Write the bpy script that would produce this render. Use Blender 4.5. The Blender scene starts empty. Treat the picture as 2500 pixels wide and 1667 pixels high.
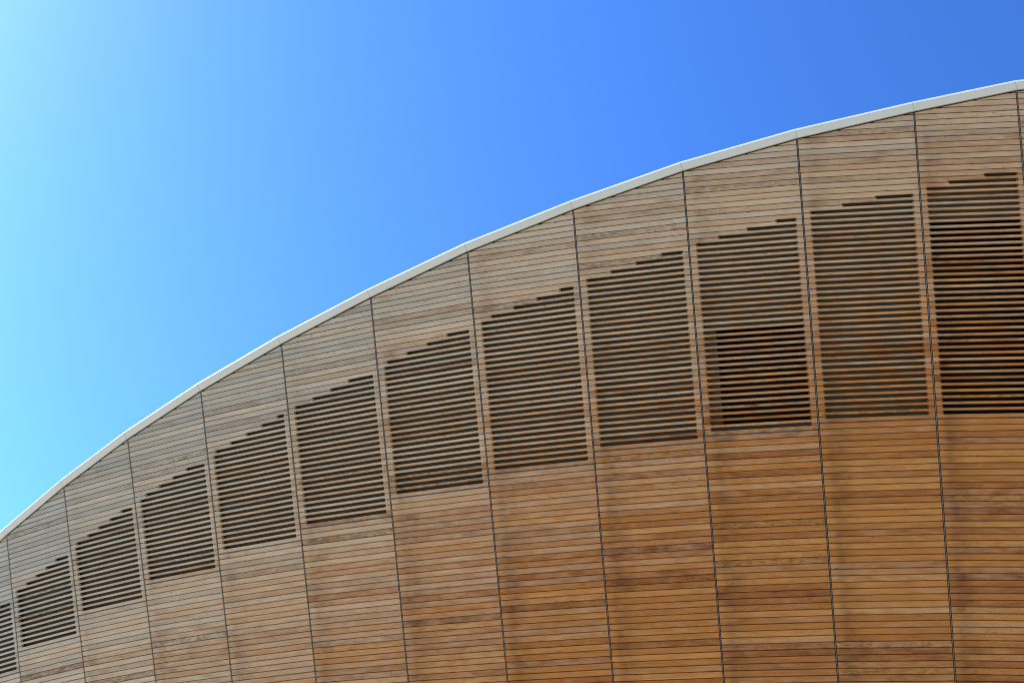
import bpy, math, random
from mathutils import Vector, Matrix

random.seed(7)
scene = bpy.context.scene
C = scene.collection
R_ = math.radians

# ------------------------------------------------------------------ camera
UNIT = 0.1                      # one board course = 0.10 m of height
CAM_Z = 1.6
F_PX, PITCH, ROLL, Z0 = 2618.72, 0.783369, 0.167376, 147.405
cam_data = bpy.data.cameras.new("camera")
cam_data.sensor_width = 36.0
cam_data.lens = F_PX / 2500.0 * 36.0
cam_data.clip_start = 0.1
cam_data.clip_end = 6000.0
cam = bpy.data.objects.new("camera", cam_data)
C.objects.link(cam)
cp, sp = math.cos(PITCH), math.sin(PITCH)
fwd = Vector((0, cp, sp)); up0 = Vector((0, -sp, cp)); rt0 = Vector((1, 0, 0))
cr, sr = math.cos(ROLL), math.sin(ROLL)
c_right = cr * rt0 + sr * up0
c_up = -sr * rt0 + cr * up0
m = Matrix((c_right, c_up, -fwd)).transposed().to_4x4()
m.translation = Vector((0, 0, CAM_Z))
cam.matrix_world = m
scene.camera = cam

# ------------------------------------------------------------------ sky and sun
SUN_AZ, SUN_EL = 165.0, 42.0            # azimuth counter-clockwise from +X
world = bpy.data.worlds.new("World")
scene.world = world
world.use_nodes = True
wn = world.node_tree
for n in list(wn.nodes):
    wn.nodes.remove(n)
w_out = wn.nodes.new("ShaderNodeOutputWorld")
w_bg = wn.nodes.new("ShaderNodeBackground")
sky = wn.nodes.new("ShaderNodeTexSky")
sky.sky_type = 'NISHITA'
sky.sun_disc = False
sky.sun_elevation = R_(SUN_EL)
sky.sun_rotation = R_(90.0 - SUN_AZ)
sky.altitude = 0.0
sky.air_density = 1.0
sky.dust_density = 0.4
sky.ozone_density = 7.0
w_hsv = wn.nodes.new("ShaderNodeGamma")          # the camera's contrasty rendering of a clear sky
w_hsv.inputs['Gamma'].default_value = 1.5
w_sat = wn.nodes.new("ShaderNodeHueSaturation")
w_sat.inputs['Saturation'].default_value = 1.03
wn.links.new(sky.outputs[0], w_hsv.inputs['Color'])
wn.links.new(w_hsv.outputs[0], w_sat.inputs['Color'])
wn.links.new(w_sat.outputs[0], w_bg.inputs[0])
w_bg.inputs[1].default_value = 0.105
wn.links.new(w_bg.outputs[0], w_out.inputs[0])

sun_data = bpy.data.lights.new("sun", 'SUN')
sun_data.energy = 4.6
sun_data.angle = R_(0.53)
sun_data.color = (1.0, 0.95, 0.87)
sun = bpy.data.objects.new("sun", sun_data)
C.objects.link(sun)
s_dir = Vector((math.cos(R_(SUN_EL)) * math.cos(R_(SUN_AZ)), math.cos(R_(SUN_EL)) * math.sin(R_(SUN_AZ)), math.sin(R_(SUN_EL))))
sun.rotation_euler = (-s_dir).to_track_quat('-Z', 'Y').to_euler()
sun.location = s_dir * 60

vs = scene.view_settings
vs.view_transform = 'Standard'
vs.look = 'None'
vs.exposure = 1.05
vs.gamma = 1.0
vs.use_curve_mapping = False
scene.cycles.filter_width = 1.12


# ------------------------------------------------------------------ materials
def new_mat(name):
    mt = bpy.data.materials.new(name)
    mt.use_nodes = True
    nt = mt.node_tree
    for n in list(nt.nodes):
        nt.nodes.remove(n)
    out = nt.nodes.new("ShaderNodeOutputMaterial")
    b = nt.nodes.new("ShaderNodeBsdfPrincipled")
    nt.links.new(b.outputs[0], out.inputs[0])
    return mt, nt, b


class NB:
    """small helper for node trees"""
    def __init__(self, nt):
        self.nt = nt

    def put(self, sock, v):
        if hasattr(v, 'is_linked') or isinstance(v, bpy.types.NodeSocket):
            self.nt.links.new(v, sock)
        else:
            sock.default_value = v

    def math(self, op, a, b=0.0, c=0.0, clamp=False):
        n = self.nt.nodes.new("ShaderNodeMath"); n.operation = op; n.use_clamp = clamp
        self.put(n.inputs[0], a); self.put(n.inputs[1], b); self.put(n.inputs[2], c)
        return n.outputs[0]

    def vec(self, x, y, z):
        n = self.nt.nodes.new("ShaderNodeCombineXYZ")
        self.put(n.inputs[0], x); self.put(n.inputs[1], y); self.put(n.inputs[2], z)
        return n.outputs[0]

    def noise(self, v, scale=1.0, detail=3.0, rough=0.55, dist=0.0):
        n = self.nt.nodes.new("ShaderNodeTexNoise")
        self.put(n.inputs['Vector'], v)
        n.inputs['Scale'].default_value = scale; n.inputs['Detail'].default_value = detail
        n.inputs['Roughness'].default_value = rough; n.inputs['Distortion'].default_value = dist
        return n.outputs[0]

    def ramp(self, v, stops, interp='LINEAR'):
        n = self.nt.nodes.new("ShaderNodeValToRGB")
        cr_ = n.color_ramp; cr_.interpolation = interp
        while len(cr_.elements) < len(stops):
            cr_.elements.new(0.5)
        for e, (p, c) in zip(cr_.elements, stops):
            e.position = p; e.color = (*c, 1) if len(c) == 3 else c
        self.put(n.inputs[0], v)
        return n.outputs[0]

    def mapr(self, v, a, b, c, d, smooth=False):
        n = self.nt.nodes.new("ShaderNodeMapRange")
        n.interpolation_type = 'SMOOTHSTEP' if smooth else 'LINEAR'
        self.put(n.inputs[0], v)
        for i, x in enumerate((a, b, c, d)):
            self.put(n.inputs[i + 1], x)
        return n.outputs[0]

    def mix(self, f, a, b, mode='MIX'):
        n = self.nt.nodes.new("ShaderNodeMix"); n.data_type = 'RGBA'; n.blend_type = mode
        self.put(n.inputs[0], f); self.put(n.inputs[6], a); self.put(n.inputs[7], b)
        return n.outputs[2]


def make_cedar():
    mt, nt, b = new_mat("cedar_boards")
    N = NB(nt)
    at = nt.nodes.new("ShaderNodeAttribute"); at.attribute_name = "board_info"
    sep = nt.nodes.new("ShaderNodeSeparateColor"); nt.links.new(at.outputs['Color'], sep.inputs[0])
    seed, weath_sky, frac = sep.outputs[0], sep.outputs[1], sep.outputs[2]
    fig = at.outputs['Alpha']
    uvn = nt.nodes.new("ShaderNodeUVMap"); uvn.uv_map = "UVMap"
    sx = nt.nodes.new("ShaderNodeSeparateXYZ"); nt.links.new(uvn.outputs[0], sx.inputs[0])
    u = N.math('ADD', sx.outputs[0], N.math('MULTIPLY', seed, 71.0)); v = sx.outputs[1]
    wn_ = nt.nodes.new("ShaderNodeTexWhiteNoise"); wn_.noise_dimensions = '1D'
    nt.links.new(N.math('MULTIPLY', seed, 917.3), wn_.inputs['W'])
    rs = nt.nodes.new("ShaderNodeSeparateColor"); nt.links.new(wn_.outputs['Color'], rs.inputs[0])
    r1, r2, r3 = rs.outputs[0], rs.outputs[1], rs.outputs[2]
    zz = N.math('MULTIPLY', seed, 53.0)
    fine = N.noise(N.vec(N.math('MULTIPLY', u, 5.0), N.math('MULTIPLY', v, 170.0), zz), 1.0, 4.0, 0.6)
    band = N.noise(N.vec(N.math('MULTIPLY', u, 1.3), N.math('MULTIPLY', v, 34.0), zz), 1.0, 3.0, 0.55, 0.6)
    blot = N.noise(N.vec(N.math('MULTIPLY', u, 2.6), N.math('MULTIPLY', v, 7.0), zz), 1.0, 4.0, 0.55)
    # tone along the ramps: the board's own tone, drifting a little along its length
    t1 = N.math('ADD', N.mapr(r1, 0.0, 1.0, 0.10, 0.92), N.math('MULTIPLY', N.math('SUBTRACT', blot, 0.5), 0.75), clamp=True)
    t2 = N.math('ADD', N.mapr(r2, 0.0, 1.0, 0.06, 0.92), N.math('MULTIPLY', N.math('SUBTRACT', blot, 0.5), 0.55), clamp=True)
    fresh = N.ramp(t1, [(0.0, (0.175, 0.058, 0.014)), (0.12, (0.270, 0.094, 0.021)), (0.35, (0.370, 0.142, 0.030)),
                        (0.65, (0.425, 0.172, 0.037)), (0.88, (0.505, 0.228, 0.056)), (1.0, (0.390, 0.168, 0.042))])
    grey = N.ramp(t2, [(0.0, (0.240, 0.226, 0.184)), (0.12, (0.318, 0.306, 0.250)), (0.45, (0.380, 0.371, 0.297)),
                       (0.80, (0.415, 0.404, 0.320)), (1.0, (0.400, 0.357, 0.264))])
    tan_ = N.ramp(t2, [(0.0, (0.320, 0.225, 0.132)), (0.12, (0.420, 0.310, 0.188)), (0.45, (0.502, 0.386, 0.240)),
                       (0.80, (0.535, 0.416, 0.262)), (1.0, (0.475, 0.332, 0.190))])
    wf = N.math('ADD', weath_sky, N.math('MULTIPLY', N.math('SUBTRACT', r3, 0.56), 0.26))
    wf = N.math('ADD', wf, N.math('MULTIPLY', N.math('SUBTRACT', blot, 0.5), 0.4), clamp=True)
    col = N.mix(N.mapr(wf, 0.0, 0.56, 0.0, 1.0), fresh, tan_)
    col = N.mix(N.mapr(wf, 0.52, 0.95, 0.0, 1.0), col, grey)  # grey stands for weathered wood and for sky sheen put into the colour
    g1 = N.mapr(fine, 0.25, 0.75, 0.80, 1.14)
    g2 = N.mapr(band, 0.25, 0.75, 0.80, 1.16)
    g = N.math('MULTIPLY', N.math('MULTIPLY', g1, g2), 0.835)
    # flame figure on some boards: short dark curved flecks
    fu = N.noise(N.vec(N.math('MULTIPLY', u, 3.5), N.math('MULTIPLY', v, 9.0), zz), 1.0, 2.0)
    wv = N.math('SINE', N.math('ADD', N.math('MULTIPLY', u, 62.0), N.math('ADD', N.math('MULTIPLY', v, 95.0), N.math('MULTIPLY', fu, 42.0))))
    gate = N.noise(N.vec(N.math('MULTIPLY', u, 6.0), N.math('MULTIPLY', v, 32.0), N.math('ADD', zz, 9.0)), 1.0, 2.0)
    fl = N.math('MULTIPLY', N.mapr(wv, 0.35, 0.95, 0.0, 1.0), N.mapr(gate, 0.48, 0.62, 0.0, 1.0))
    fl = N.math('MULTIPLY', fl, fig)
    g = N.math('MULTIPLY', g, N.mapr(fl, 0.0, 1.0, 1.0, 0.52))
    # a few boards carry dark mottled heartwood
    mo = N.noise(N.vec(N.math('MULTIPLY', u, 7.0), N.math('MULTIPLY', v, 16.0), N.math('ADD', zz, 21.0)), 1.0, 4.0, 0.6, 0.5)
    mg = N.math('GREATER_THAN', wn_.outputs['Value'], 0.972)
    g = N.math('MULTIPLY', g, N.math('SUBTRACT', 1.0, N.math('MULTIPLY', mg, N.mapr(mo, 0.36, 0.62, 0.55, 0.05))))
    # knots, few and small
    vor = nt.nodes.new("ShaderNodeTexVoronoi"); vor.feature = 'F1'
    nt.links.new(N.vec(N.math('MULTIPLY', u, 1.9), N.math('MULTIPLY', v, 9.0), zz), vor.inputs['Vector'])
    vor.inputs['Scale'].default_value = 1.0
    kn = N.mapr(vor.outputs['Distance'], 0.02, 0.10, 0.35, 1.0, True)
    g = N.math('MULTIPLY', g, kn)
    # darker band to the right of each seam, wandering
    edge_n = N.noise(N.vec(N.math('MULTIPLY', frac, 9.0), zz, 0.3), 1.0, 2.0)
    edge_dk = N.math('MULTIPLY', N.mapr(frac, 0.02, 0.11, 0.0, 1.0, True), N.mapr(frac, 0.10, 0.34, 1.0, 0.0, True))
    edge_dk = N.math('MULTIPLY', edge_dk, N.mapr(edge_n, 0.30, 0.58, 0.25, 1.0))
    edge_dk = N.math('MULTIPLY', edge_dk, N.math('SUBTRACT', 1.0, wf, clamp=True))
    g = N.math('MULTIPLY', g, N.mapr(edge_dk, 0.0, 1.0, 1.0, 0.66))
    # screw heads: two near each end of a board, two at each inner batten
    ul = sx.outputs[0]
    wid = N.math('DIVIDE', ul, N.math('MAXIMUM', frac, 0.001))
    du = N.math('ABSOLUTE', N.math('SUBTRACT', ul, 0.062))
    for f_ in (0.345, 0.675, 0.974):
        du = N.math('MINIMUM', du, N.math('ABSOLUTE', N.math('MULTIPLY', N.math('SUBTRACT', frac, f_), wid)))
    dv = N.math('MINIMUM', N.math('ABSOLUTE', N.math('SUBTRACT', v, 0.036)), N.math('ABSOLUTE', N.math('SUBTRACT', v, 0.090)))
    dn = N.math('SQRT', N.math('ADD', N.math('MULTIPLY', du, du), N.math('MULTIPLY', dv, dv)))
    g = N.math('MULTIPLY', g, N.mapr(dn, 0.0045, 0.0075, 0.5, 1.0))
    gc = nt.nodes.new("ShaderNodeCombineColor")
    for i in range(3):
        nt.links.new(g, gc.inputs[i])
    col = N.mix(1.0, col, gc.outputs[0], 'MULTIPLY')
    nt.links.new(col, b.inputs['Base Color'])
    nt.links.new(N.mapr(fine, 0.2, 0.8, 0.55, 0.72), b.inputs['Roughness'])
    b.inputs['Specular IOR Level'].default_value = 0.18
    bp = nt.nodes.new("ShaderNodeBump"); bp.inputs['Strength'].default_value = 0.25; bp.inputs['Distance'].default_value = 0.0015
    nt.links.new(fine, bp.inputs['Height']); nt.links.new(bp.outputs[0], b.inputs['Normal'])
    return mt


def make_paint(name, col, rough, metal=0.0, var=0.06, scale=3.0, spec=0.5):
    mt, nt, b = new_mat(name)
    N = NB(nt)
    tc = nt.nodes.new("ShaderNodeTexCoord")
    n1 = N.noise(tc.outputs['Object'], scale, 5.0, 0.6)
    f = N.mapr(n1, 0.3, 0.7, 1.0 - var, 1.0 + var)
    cc = nt.nodes.new("ShaderNodeCombineColor")
    for i in range(3):
        nt.links.new(N.math('MULTIPLY', f, col[i]), cc.inputs[i])
    nt.links.new(cc.outputs[0], b.inputs['Base Color'])
    nt.links.new(N.mapr(n1, 0.2, 0.8, rough - 0.05, rough + 0.08), b.inputs['Roughness'])
    b.inputs['Metallic'].default_value = metal
    b.inputs['Specular IOR Level'].default_value = spec
    return mt


M_CEDAR = make_cedar()
M_FASCIA = make_paint("pale_painted_metal", (0.46, 0.48, 0.41), 0.42, 0.0, 0.03, 1.3)
M_COPING = make_paint("sunlit_coping", (0.80, 0.80, 0.77), 0.35, 0.0, 0.02, 1.3)  # lighter than the fascia: the sunlit edge is painted into its colour
M_STRIP = make_paint("grey_metal_strip", (0.115, 0.125, 0.115), 0.40, 0.4, 0.12, 6.0)
M_SILL = make_paint("dark_metal_sill", (0.13, 0.12, 0.115), 0.45, 0.5, 0.15, 8.0)
M_BACK = make_paint("brown_membrane", (0.060, 0.050, 0.034), 0.85, 0.0, 0.28, 2.2, 0.2)
M_VOID = make_paint("dark_recess", (0.018, 0.014, 0.010), 0.9, 0.0, 0.3, 2.0, 0.1)
M_ROOF = make_paint("roof_sheet", (0.55, 0.55, 0.52), 0.5, 0.0, 0.06, 0.4)
M_CONC = make_paint("pale_concrete", (0.42, 0.38, 0.32), 0.85, 0.0, 0.15, 0.6, 0.3)
M_GROUND = make_paint("sandy_paving", (0.44, 0.350, 0.225), 0.9, 0.0, 0.18, 0.12, 0.2)


# ------------------------------------------------------------------ helpers
def link(name, verts, faces, mat, parent=None, smooth=False):
    me = bpy.data.meshes.new(name)
    me.from_pydata([tuple(v) for v in verts], [], faces)
    me.materials.append(mat)
    if smooth:
        for p in me.polygons:
            p.use_smooth = True
    me.update()
    o = bpy.data.objects.new(name, me)
    C.objects.link(o)
    if parent is not None:
        o.parent = parent
    return o


def empty(name):
    o = bpy.data.objects.new(name, None)
    o.empty_display_size = 0.5
    C.objects.link(o)
    return o


# ------------------------------------------------------------------ geometry of the leaning, curving wall
# each seam is a straight, outward leaning line: x, y at course 0 and the step in x, y per course (in courses)
SEAM = {
    -3: (-176.6712, 305.2962, -0.4627, -0.6481), -2: (-159.6061, 288.6289, -0.4580, -0.6475), -1: (-141.8569, 272.6919, -0.4520, -0.6474),
    0: (-123.4722, 257.4926, -0.4400, -0.6549), 1: (-104.4937, 243.0414, -0.4441, -0.6458), 2: (-85.0319, 229.5605, -0.4338, -0.6471),
    3: (-64.8796, 216.6902, -0.4039, -0.6773), 4: (-44.2912, 204.6087, -0.3802, -0.6881), 5: (-23.0843, 193.3092, -0.3553, -0.7065),
    6: (-1.6176, 182.6612, -0.3307, -0.7170), 7: (20.2380, 172.9029, -0.2994, -0.7159), 8: (41.8364, 164.1193, -0.2708, -0.7114),
    9: (63.2720, 156.3731, -0.2388, -0.7009), 10: (84.4396, 149.5119, -0.2055, -0.6890), 11: (103.3765, 144.1082, -0.1955, -0.6800),
    12: (122.40, 139.35, -0.1700, -0.6720), 13: (141.50, 135.25, -0.1420, -0.6640),
}
ROOF_N = {-3: -16.2, -2: -9.6, -1: -3.1, 0: 3.1, 1: 9.0, 2: 14.75, 3: 20.13, 4: 25.3, 5: 30.28, 6: 35.1, 7: 39.7, 8: 44.04,
          9: 48.0, 10: 51.53, 11: 54.44, 12: 56.6, 13: 58.2}
LOUVRE_B = {-2: -35, -1: -30, 0: -25, 1: -21, 2: -17, 3: -14, 4: -11, 5: -9, 6: -6, 7: -4, 8: -2, 9: -1, 10: 0, 11: 0, 12: 1, 13: 2}
N_BOTTOM = -50


def seam_pt(k, n):
    a = SEAM[k]
    return Vector(((a[0] + a[2] * n) * UNIT, (a[1] + a[3] * n) * UNIT, CAM_Z + (Z0 + n) * UNIT))


def seam_dir(k):
    a = SEAM[k]
    return Vector((a[2], a[3], 1.0)).normalized()


class Bay:
    """the flat bay between seams k-1 and k"""
    def __init__(self, k):
        self.k = k
        self.w = (seam_pt(k, 0) - seam_pt(k - 1, 0)).length
        t = (seam_pt(k, 0) - seam_pt(k - 1, 0)).normalized()
        l = ((seam_dir(k) + seam_dir(k - 1)) / 2).normalized()
        nrm = t.cross(l).normalized()          # outward, towards the viewer
        if nrm.y > 0:
            nrm = -nrm
        self.nrm = nrm
        self.pitch = (seam_pt(k, 1) - seam_pt(k, 0)).length

    def pt(self, s, n, d=0.0):
        """s: 0..1 across the bay, n: course, d: metres proud of the board faces"""
        return seam_pt(self.k - 1, n).lerp(seam_pt(self.k, n), s) + self.nrm * d

    def roof(self, s):
        return ROOF_N[self.k - 1] * (1 - s) + ROOF_N[self.k] * s


BAYS = {k: Bay(k) for k in range(-2, 14)}


def to_px(p):
    d = p - Vector((0, 0, CAM_Z))
    z = d.dot(fwd)
    if z <= 0.1:
        return None
    return (1250 + F_PX * d.dot(c_right) / z, 833.5 - F_PX * d.dot(c_up) / z)


# ------------------------------------------------------------------ setting
def grid_sheet(name, size, z, mat):
    o = link(name, [(-size, -size, z), (size, -size, z), (size, size, z), (-size, size, z)], [(0, 1, 2, 3)], mat)
    o['kind'] = 'structure'
    return o


ground = grid_sheet('ground', 2500, 0.0, M_GROUND)

building = empty('timber_building')
building.location = (0, 0, 0)
building['label'] = 'curved timber clad building with louvred bays and a pale metal roof edge'
building['category'] = 'building'

# ------------------------------------------------------------------ boards
GAP = 0.0195                 # open joint between two courses
SIDE = 0.0200                 # half the seam width
THICK = 0.048
SLOT_H = 0.0375              # half height of a ventilation slot
END, END_R = 0.058, 0.050                  # slot ends this share of the bay away from the seam


def slot_c(k):
    return 12.42 + 0.005 * max(k, 0) ** 2 * 1.3 + 0.012 * max(k, 0)


def slot_span(bay, n):
    """left and right share of the slot cut along joint n, or None"""
    b = LOUVRE_B[bay.k]
    if n <= b:
        return None
    rl, rr = ROOF_N[bay.k - 1], ROOF_N[bay.k]
    c = slot_c(bay.k)
    s = (n + c - rl) / (rr - rl)
    s = max(s, END)
    if s > 1 - END_R - 0.09:
        return None
    return (s, 1 - END_R)


def clip(poly, f):
    """keep the side of a polygon where f(p) >= 0"""
    out = []
    for i, a in enumerate(poly):
        b = poly[(i + 1) % len(poly)]
        fa, fb = f(a), f(b)
        if fa >= 0:
            out.append(a)
        if (fa >= 0) != (fb >= 0):
            t = fa / (fa - fb)
            out.append((a[0] + (b[0] - a[0]) * t, a[1] + (b[1] - a[1]) * t))
    return out


def board_mesh_data(bay, n, wobble=True):
    """board filling the course between joints n and n+1; returns verts, faces, uvs (per vert), frac per vert or None"""
    k, w, p = bay.k, bay.w, bay.pitch
    b = LOUVRE_B[k]
    rnd = random.Random(k * 1000 + n * 7 + 3)
    e0 = SIDE / w
    gap_lo = GAP / 2 + rnd.uniform(-0.0015, 0.0015)
    gap_hi = GAP / 2 + rnd.uniform(-0.0015, 0.0015)
    if n == b:
        gap_lo = 0.014
    if n == b - 1:
        gap_hi = 0.014
    lo, hi = n + gap_lo / p, n + 1 - gap_hi / p
    sl, su = slot_span(bay, n), slot_span(bay, n + 1)
    hs = SLOT_H / p                      # in courses
    rs = SLOT_H / w                      # in share of the bay
    pts = []

    def notch(span, base, joint, sign, forward):
        """points of a slot half along this edge, walking from left to right"""
        s0, s1 = span
        cl, cr_ = s0 + rs, s1 - rs
        q = []
        g0 = abs(base - joint) / hs                # start angle where the edge line meets the round end
        a0 = math.asin(min(0.95, g0))
        seg = 5
        for i in range(seg + 1):
            a = a0 + (math.pi / 2 - a0) * i / seg
            q.append((cl - math.cos(a) * rs, joint + sign * math.sin(a) * hs))
        for i in range(seg + 1):
            a = math.pi / 2 - (math.pi / 2 - a0) * i / seg
            q.append((cr_ + math.cos(a) * rs, joint + sign * math.sin(a) * hs))
        return q

    # lower edge, left to right
    pts.append((e0, lo))
    if sl:
        pts += notch(sl, lo, n, 1, True)
    pts.append((1 - e0, lo))
    # upper edge, right to left
    pts.append((1 - e0, hi))
    if su:
        pts += notch(su, hi, n + 1, -1, True)[::-1]
    pts.append((e0, hi))
    roof_gap = 0.24
    rl, rr = ROOF_N[k - 1] - roof_gap, ROOF_N[k] - roof_gap
    pts = clip(pts, lambda q: rl + (rr - rl) * q[0] - q[1])
    # drop doubles
    cl_ = []
    for q in pts:
        if not cl_ or abs(q[0] - cl_[-1][0]) * w + abs(q[1] - cl_[-1][1]) * p > 1e-4:
            cl_.append(q)
    if len(cl_) > 1 and abs(cl_[0][0] - cl_[-1][0]) * w + abs(cl_[0][1] - cl_[-1][1]) * p < 1e-4:
        cl_.pop()
    pts = cl_
    if len(pts) < 3:
        return None
    area = 0.5 * abs(sum(pts[i][0] * pts[(i + 1) % len(pts)][1] - pts[(i + 1) % len(pts)][0] * pts[i][1] for i in range(len(pts))))
    if area < 0.0012:
        return None
    d0, d1, dm = (rnd.uniform(-0.0014, 0.0014), rnd.uniform(-0.0014, 0.0014), rnd.uniform(-0.0008, 0.0008)) if wobble else (0, 0, 0)
    bev = 0.0016
    cs = sum(q[0] for q in pts) / len(pts); cn = sum(q[1] for q in pts) / len(pts)
    verts, uvs, fr, faces = [], [], [], []
    N = len(pts)

    def add(s, nn, d):
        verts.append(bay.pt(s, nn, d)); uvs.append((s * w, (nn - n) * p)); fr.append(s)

    for s, nn in pts:
        add(s, nn, d0 + (d1 - d0) * s + dm * (nn - n) * 2)
    for s, nn in pts:
        add(s, nn, -THICK)
    faces.append(tuple(range(N)))
    for i in range(N):
        j = (i + 1) % N
        faces.append((i, N + i, N + j, j))
    # tongue that closes the joint below, set back; cut away where a slot runs, none above the louvre sill
    if n != b and n - 1 > N_BOTTOM - 2:
        segs = [(e0, 1 - e0)] if not sl else [(e0, sl[0] + rs), (sl[1] - rs, 1 - e0)]
        for a, c_ in segs:
            if rl + (rr - rl) * a < lo:
                a = (lo - rl) / (rr - rl)
            if a >= c_:
                continue
            i0 = len(verts)
            y0, y1 = lo + 0.02, n - (GAP + 0.004) / 2 / p
            top_a = min(y0, rl + (rr - rl) * a)
            add(a, top_a, -0.045); add(c_, y0, -0.045); add(c_, y1, -0.045); add(a, y1, -0.045)
            faces.append((i0, i0 + 1, i0 + 2, i0 + 3))
    return verts, faces, uvs, fr, area


def weather_sky_tone(k, n):
    return max(0.0, min(1.0, 0.02 + (0.0105 if n > 0 else 0.0085) * n + 0.095 * (10 - k)))  # greyer upwards and leftwards: weathering plus sky reflection painted into the tone


def fill_mesh(name, chunks):
    """chunks: list of (verts, faces, uvs, frac, k, n)"""
    V, F_, U_, INF = [], [], [], []
    for verts, faces, uvs, fr, k, n in chunks:
        o = len(V)
        V += [tuple(v) for v in verts]
        F_ += [tuple(i + o for i in f) for f in faces]
        U_ += uvs
        rnd = random.Random(k * 7919 + n * 104729 + 11)
        sd, fg = rnd.random(), (1.0 if rnd.random() < 0.34 else 0.0) * rnd.uniform(0.6, 1.0)
        wt = weather_sky_tone(k, n)
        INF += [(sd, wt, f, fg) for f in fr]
    me = bpy.data.meshes.new(name)
    me.from_pydata(V, [], F_)
    uvl = me.uv_layers.new(name="UVMap")
    li = [0] * len(me.loops)
    me.loops.foreach_get("vertex_index", li)
    flat = []
    for i in li:
        flat += U_[i]
    uvl.data.foreach_set("uv", flat)
    ca = me.color_attributes.new("board_info", 'FLOAT_COLOR', 'POINT')
    flat = []
    for t in INF:
        flat += t
    ca.data.foreach_set("color", flat)
    me.materials.append(M_CEDAR)
    me.update()
    return me


panels = {}
VOIDS = {9: (0.175, 1.0, 0.5, 16.5), 11: (0.0, 1.0, 0.4, 32.6)}     # share left, right, course low, high of the open recess
BACK_D = -0.150

for k, bay in BAYS.items():
    # backing sheet of the bay, the panel's own mesh
    rl, rr = ROOF_N[k - 1], ROOF_N[k]
    v, f = [], []

    def quad(s0, s1, n00, n01, n10, n11, d0=BACK_D, d1=BACK_D):
        i = len(v)
        v.extend([bay.pt(s0, n00, d0), bay.pt(s1, n10, d0), bay.pt(s1, n11, d1), bay.pt(s0, n01, d1)])
        f.append((i, i + 1, i + 2, i + 3))

    if k in VOIDS:
        a, c_, lo, hi = VOIDS[k]
        a = max(a, 0.0)
        quad(0, 1, N_BOTTOM, lo, N_BOTTOM, lo)
        if a > 0:
            quad(0, a, lo, hi, lo, hi)
        quad(0, 1, hi, rl - 0.15, hi, rr - 0.15)
    else:
        quad(0, 1, N_BOTTOM, rl - 0.15, N_BOTTOM, rr - 0.15)
    # edge returns at the two seams and behind the top, so that no light leaks in
    for s in (0.004, 0.996):
        top = rl * (1 - s) + rr * s - 0.15
        i = len(v)
        v.extend([bay.pt(s, N_BOTTOM, BACK_D), bay.pt(s, top, BACK_D), bay.pt(s, top, -0.028), bay.pt(s, N_BOTTOM, -0.028)])
        f.append((i, i + 1, i + 2, i + 3))
    pn = link('cladding_panel', v, f, M_BACK, building)
    panels[k] = pn
    if k in VOIDS:
        a, c_, lo, hi = VOIDS[k]
        v, f = [], []
        D2 = BACK_D - 0.9
        P = lambda s, n, d: bay.pt(s, n, d)
        corners = [(a, lo), (c_, lo), (c_, hi), (a, hi)]
        for s, n in corners:
            v.append(P(s, n, BACK_D))
        for s, n in corners:
            v.append(P(s, n, D2))
        f = [(4, 5, 6, 7)] + [(i, (i + 1) % 4, 4 + (i + 1) % 4, 4 + i) for i in range(4)]
        link('vent_recess', v, f, M_VOID, pn)['label'] = 'black open recess behind the louvre slats'
        pn['label'] = 'bay whose louvre opens onto a black recess'

# gather all boards
cand = []
for k, bay in BAYS.items():
    top = int(math.ceil(max(ROOF_N[k - 1], ROOF_N[k])))
    for n in range(N_BOTTOM, top + 1):
        r = board_mesh_data(bay, n)
        if r is None:
            continue
        verts, faces, uvs, fr, area = r
        slat = slot_span(bay, n) is not None or slot_span(bay, n + 1) is not None
        px = [to_px(bay.pt(s, q)) for s, q in ((0, n), (1, n), (1, n + 1), (0, n + 1))]
        vis = 0.0
        if all(px):
            # sampled share inside the frame
            ins = 0
            for i in range(9):
                s = (i + 0.5) / 9
                if n + 0.5 > bay.roof(s):
                    continue
                q = to_px(bay.pt(s, n + 0.5))
                if 0 <= q[0] <= 2500 and 0 <= q[1] <= 1667:
                    ins += 1
            h = 0.5 * (math.hypot(px[3][0] - px[0][0], px[3][1] - px[0][1]) + math.hypot(px[2][0] - px[1][0], px[2][1] - px[1][1]))
            ln = math.hypot(px[1][0] - px[0][0], px[1][1] - px[0][1])
            vis = ins / 9 * h * ln
        cand.append((vis, slat, (verts, faces, uvs, fr, k, n)))

for is_slat, pname, rest_name in ((False, 'board', 'cladding_boards'), (True, 'louvre_slat', 'louvre_slats')):
    lst = sorted([c for c in cand if c[1] == is_slat], key=lambda c: -c[0])
    single = [c for c in lst[:300] if c[0] > 0]
    rest = lst[len(single):]
    for c in single:
        o = bpy.data.objects.new(pname, fill_mesh(pname, [c[2]]))
        C.objects.link(o)
        o.parent = panels[c[2][4]]
    if rest:
        o = bpy.data.objects.new(rest_name, fill_mesh(rest_name, [c[2] for c in rest]))
        C.objects.link(o)
        o.parent = building
        o['kind'] = 'stuff'

# ------------------------------------------------------------------ sill strips under the louvres, metal strips in the seams


def bar(name, p0, p1, side, out, hw, d0, d1, mat, parent):
    """straight bar from p0 to p1, half width hw along side, from depth d0 to d1 along out, with a small chamfer"""
    ch = min(hw * 0.45, 0.003)
    prof = [(-hw, d0), (hw, d0), (hw, d1 - ch), (hw - ch, d1), (-hw + ch, d1), (-hw, d1 - ch)]
    v = [p + side * a + out * b for p in (p0, p1) for a, b in prof]
    n = len(prof)
    f = [(i, (i + 1) % n, n + (i + 1) % n, n + i) for i in range(n)] + [tuple(range(n))[::-1], tuple(range(n, 2 * n))]
    return link(name, v, f, mat, parent)


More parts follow.
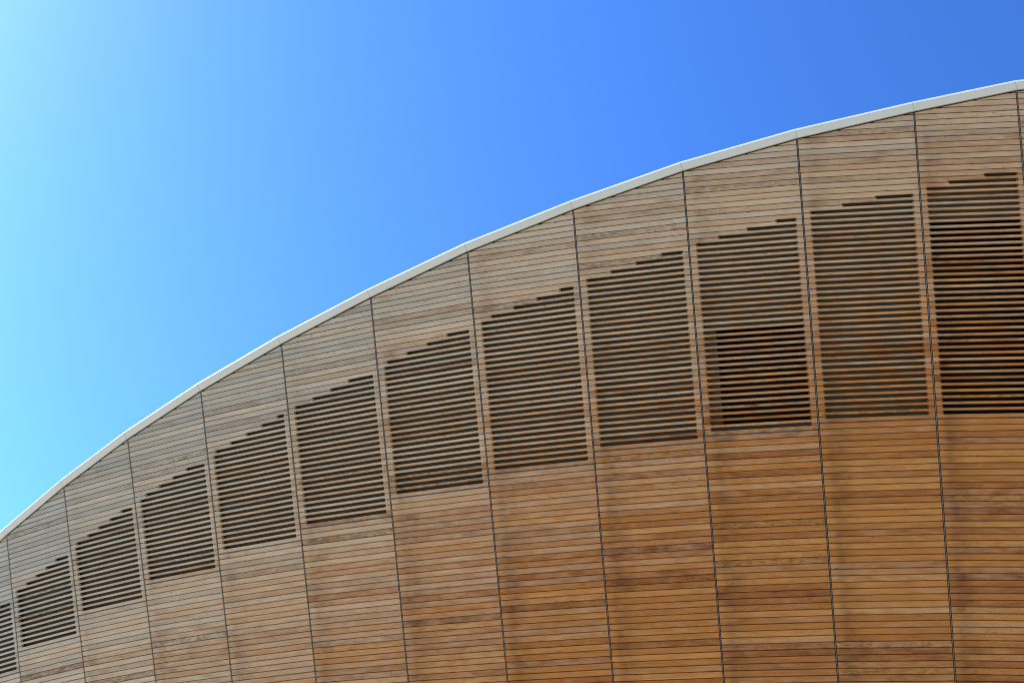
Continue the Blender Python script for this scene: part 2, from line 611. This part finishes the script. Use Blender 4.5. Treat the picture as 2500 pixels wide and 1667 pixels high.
for k, bay in BAYS.items():
    b = LOUVRE_B[k]
    e = SIDE / bay.w
    bar('louvre_sill', bay.pt(e, b), bay.pt(1 - e, b), seam_dir(k), bay.nrm, 0.0045, -0.03, -0.003, M_SILL, panels[k])

for k in SEAM:
    if k in (-3, 13):
        continue
    nrm = (BAYS[k].nrm + BAYS[k + 1].nrm).normalized()
    tan = seam_dir(k).cross(nrm).normalized()
    bar('seam_strip', seam_pt(k, N_BOTTOM), seam_pt(k, ROOF_N[k] - 0.10), tan, nrm, 0.0055, -0.05, 0.002, M_STRIP, building)
    # dark channel behind the strip
    bar('seam_channel', seam_pt(k, N_BOTTOM), seam_pt(k, ROOF_N[k] - 0.12), tan, nrm, 0.027, -0.11, -0.075, M_VOID, building)

# ------------------------------------------------------------------ roof edge: fascia with a rounded coping, one length per bay


def edge_frame(k):
    """fascia frame at a seam: root point, outward, upward (both across the edge)"""
    kk = [j for j in (k, k + 1) if j in BAYS]
    nrm = sum((BAYS[j].nrm for j in kk), Vector()).normalized()
    ds = []
    for j in kk:
        ds.append((seam_pt(j, ROOF_N[j]) - seam_pt(j - 1, ROOF_N[j - 1])).normalized())
    t = sum(ds, Vector()).normalized()
    upv = nrm.cross(t).normalized()
    if upv.z < 0:
        upv = -upv
    return seam_pt(k, ROOF_N[k]), nrm, upv, t


FR = {k: edge_frame(k) for k in SEAM}
R_C = 0.040
FH = 0.158
OUT = 0.035
# profile (outward, up) of the fascia face and of the coping roll
fascia_prof = [(-0.02, 0.0), (OUT - 0.006, 0.0), (OUT, 0.006), (OUT + 0.012, FH)]
cop_prof = []
for i in range(9):
    a = math.radians(-8 + i * 128 / 8)
    cop_prof.append((OUT + 0.012 - R_C + 0.003 + math.cos(a) * R_C, FH + 0.008 + math.sin(a) * R_C))
cop_prof.append((-0.45, FH + 0.06))


def sweep(name, k, prof, mat, parent, gap, smooth=False, close_under=False):
    verts = []
    for kk, sgn in ((k - 1, 1), (k, -1)):
        p, nr, upv, t = FR[kk]
        for a, b_ in prof:
            verts.append(p + nr * a + upv * b_ + t * sgn * gap)
    n = len(prof)
    faces = [(i, n + i, n + i + 1, i + 1) for i in range(n - 1)]
    o = link(name, verts, faces, mat, parent, smooth)
    return o


for k in BAYS:
    fa = sweep('fascia', k, fascia_prof, M_FASCIA, building, 0.0028)
    sweep('coping', k, cop_prof, M_COPING, fa, 0.0012, True)
    # dark strip closing the shadow gap under the fascia
    sweep('shadow_gap', k, [(-0.02, 0.0), (-0.06, 0.004), (-0.06, -0.09)], M_VOID, fa, 0.0)
    # backing so that the butt joints are not see-through
    sweep('joint_backing', k, [(OUT - 0.004, 0.004), (OUT + 0.004, FH), (OUT - 0.04, FH + 0.03)], M_SILL, fa, -0.004)

# roof sheet running back from the coping, closed shell behind the wall
back = Vector((0.42, 0.91, 0.0))
rv, rf = [], []
ks = sorted(SEAM)
for k in ks:
    p, nr, upv, t = FR[k]
    q = p + nr * -0.40 + upv * (FH + 0.05)
    rv += [q, q + back * 6.0 + Vector((0, 0, 0.4)), q + back * 30.0 + Vector((0, 0, 0.2))]
for i in range(len(ks) - 1):
    for j in range(2):
        a = i * 3 + j
        rf.append((a, a + 3, a + 4, a + 1))
link('roof', rv, rf, M_ROOF, building)

# plain lower wall below the timber, running down to the ground (below the frame)
lv, lf = [], []
for k in ks:
    p = seam_pt(k, N_BOTTOM)
    q = p + Vector((-SEAM[k][2], -SEAM[k][3], 0)).normalized() * 0.5
    lv += [p + Vector((0, 0, 0.02)), q, Vector((q.x, q.y, 0.0))]
for i in range(len(ks) - 1):
    for j in range(2):
        a = i * 3 + j
        lf.append((a, a + 3, a + 4, a + 1))
link('lower_wall', lv, lf, M_CONC, building)
print('boards', len(cand), 'slats in view', sum(1 for c in cand if c[1] and c[0] > 0), 'boards in view', sum(1 for c in cand if not c[1] and c[0] > 0))
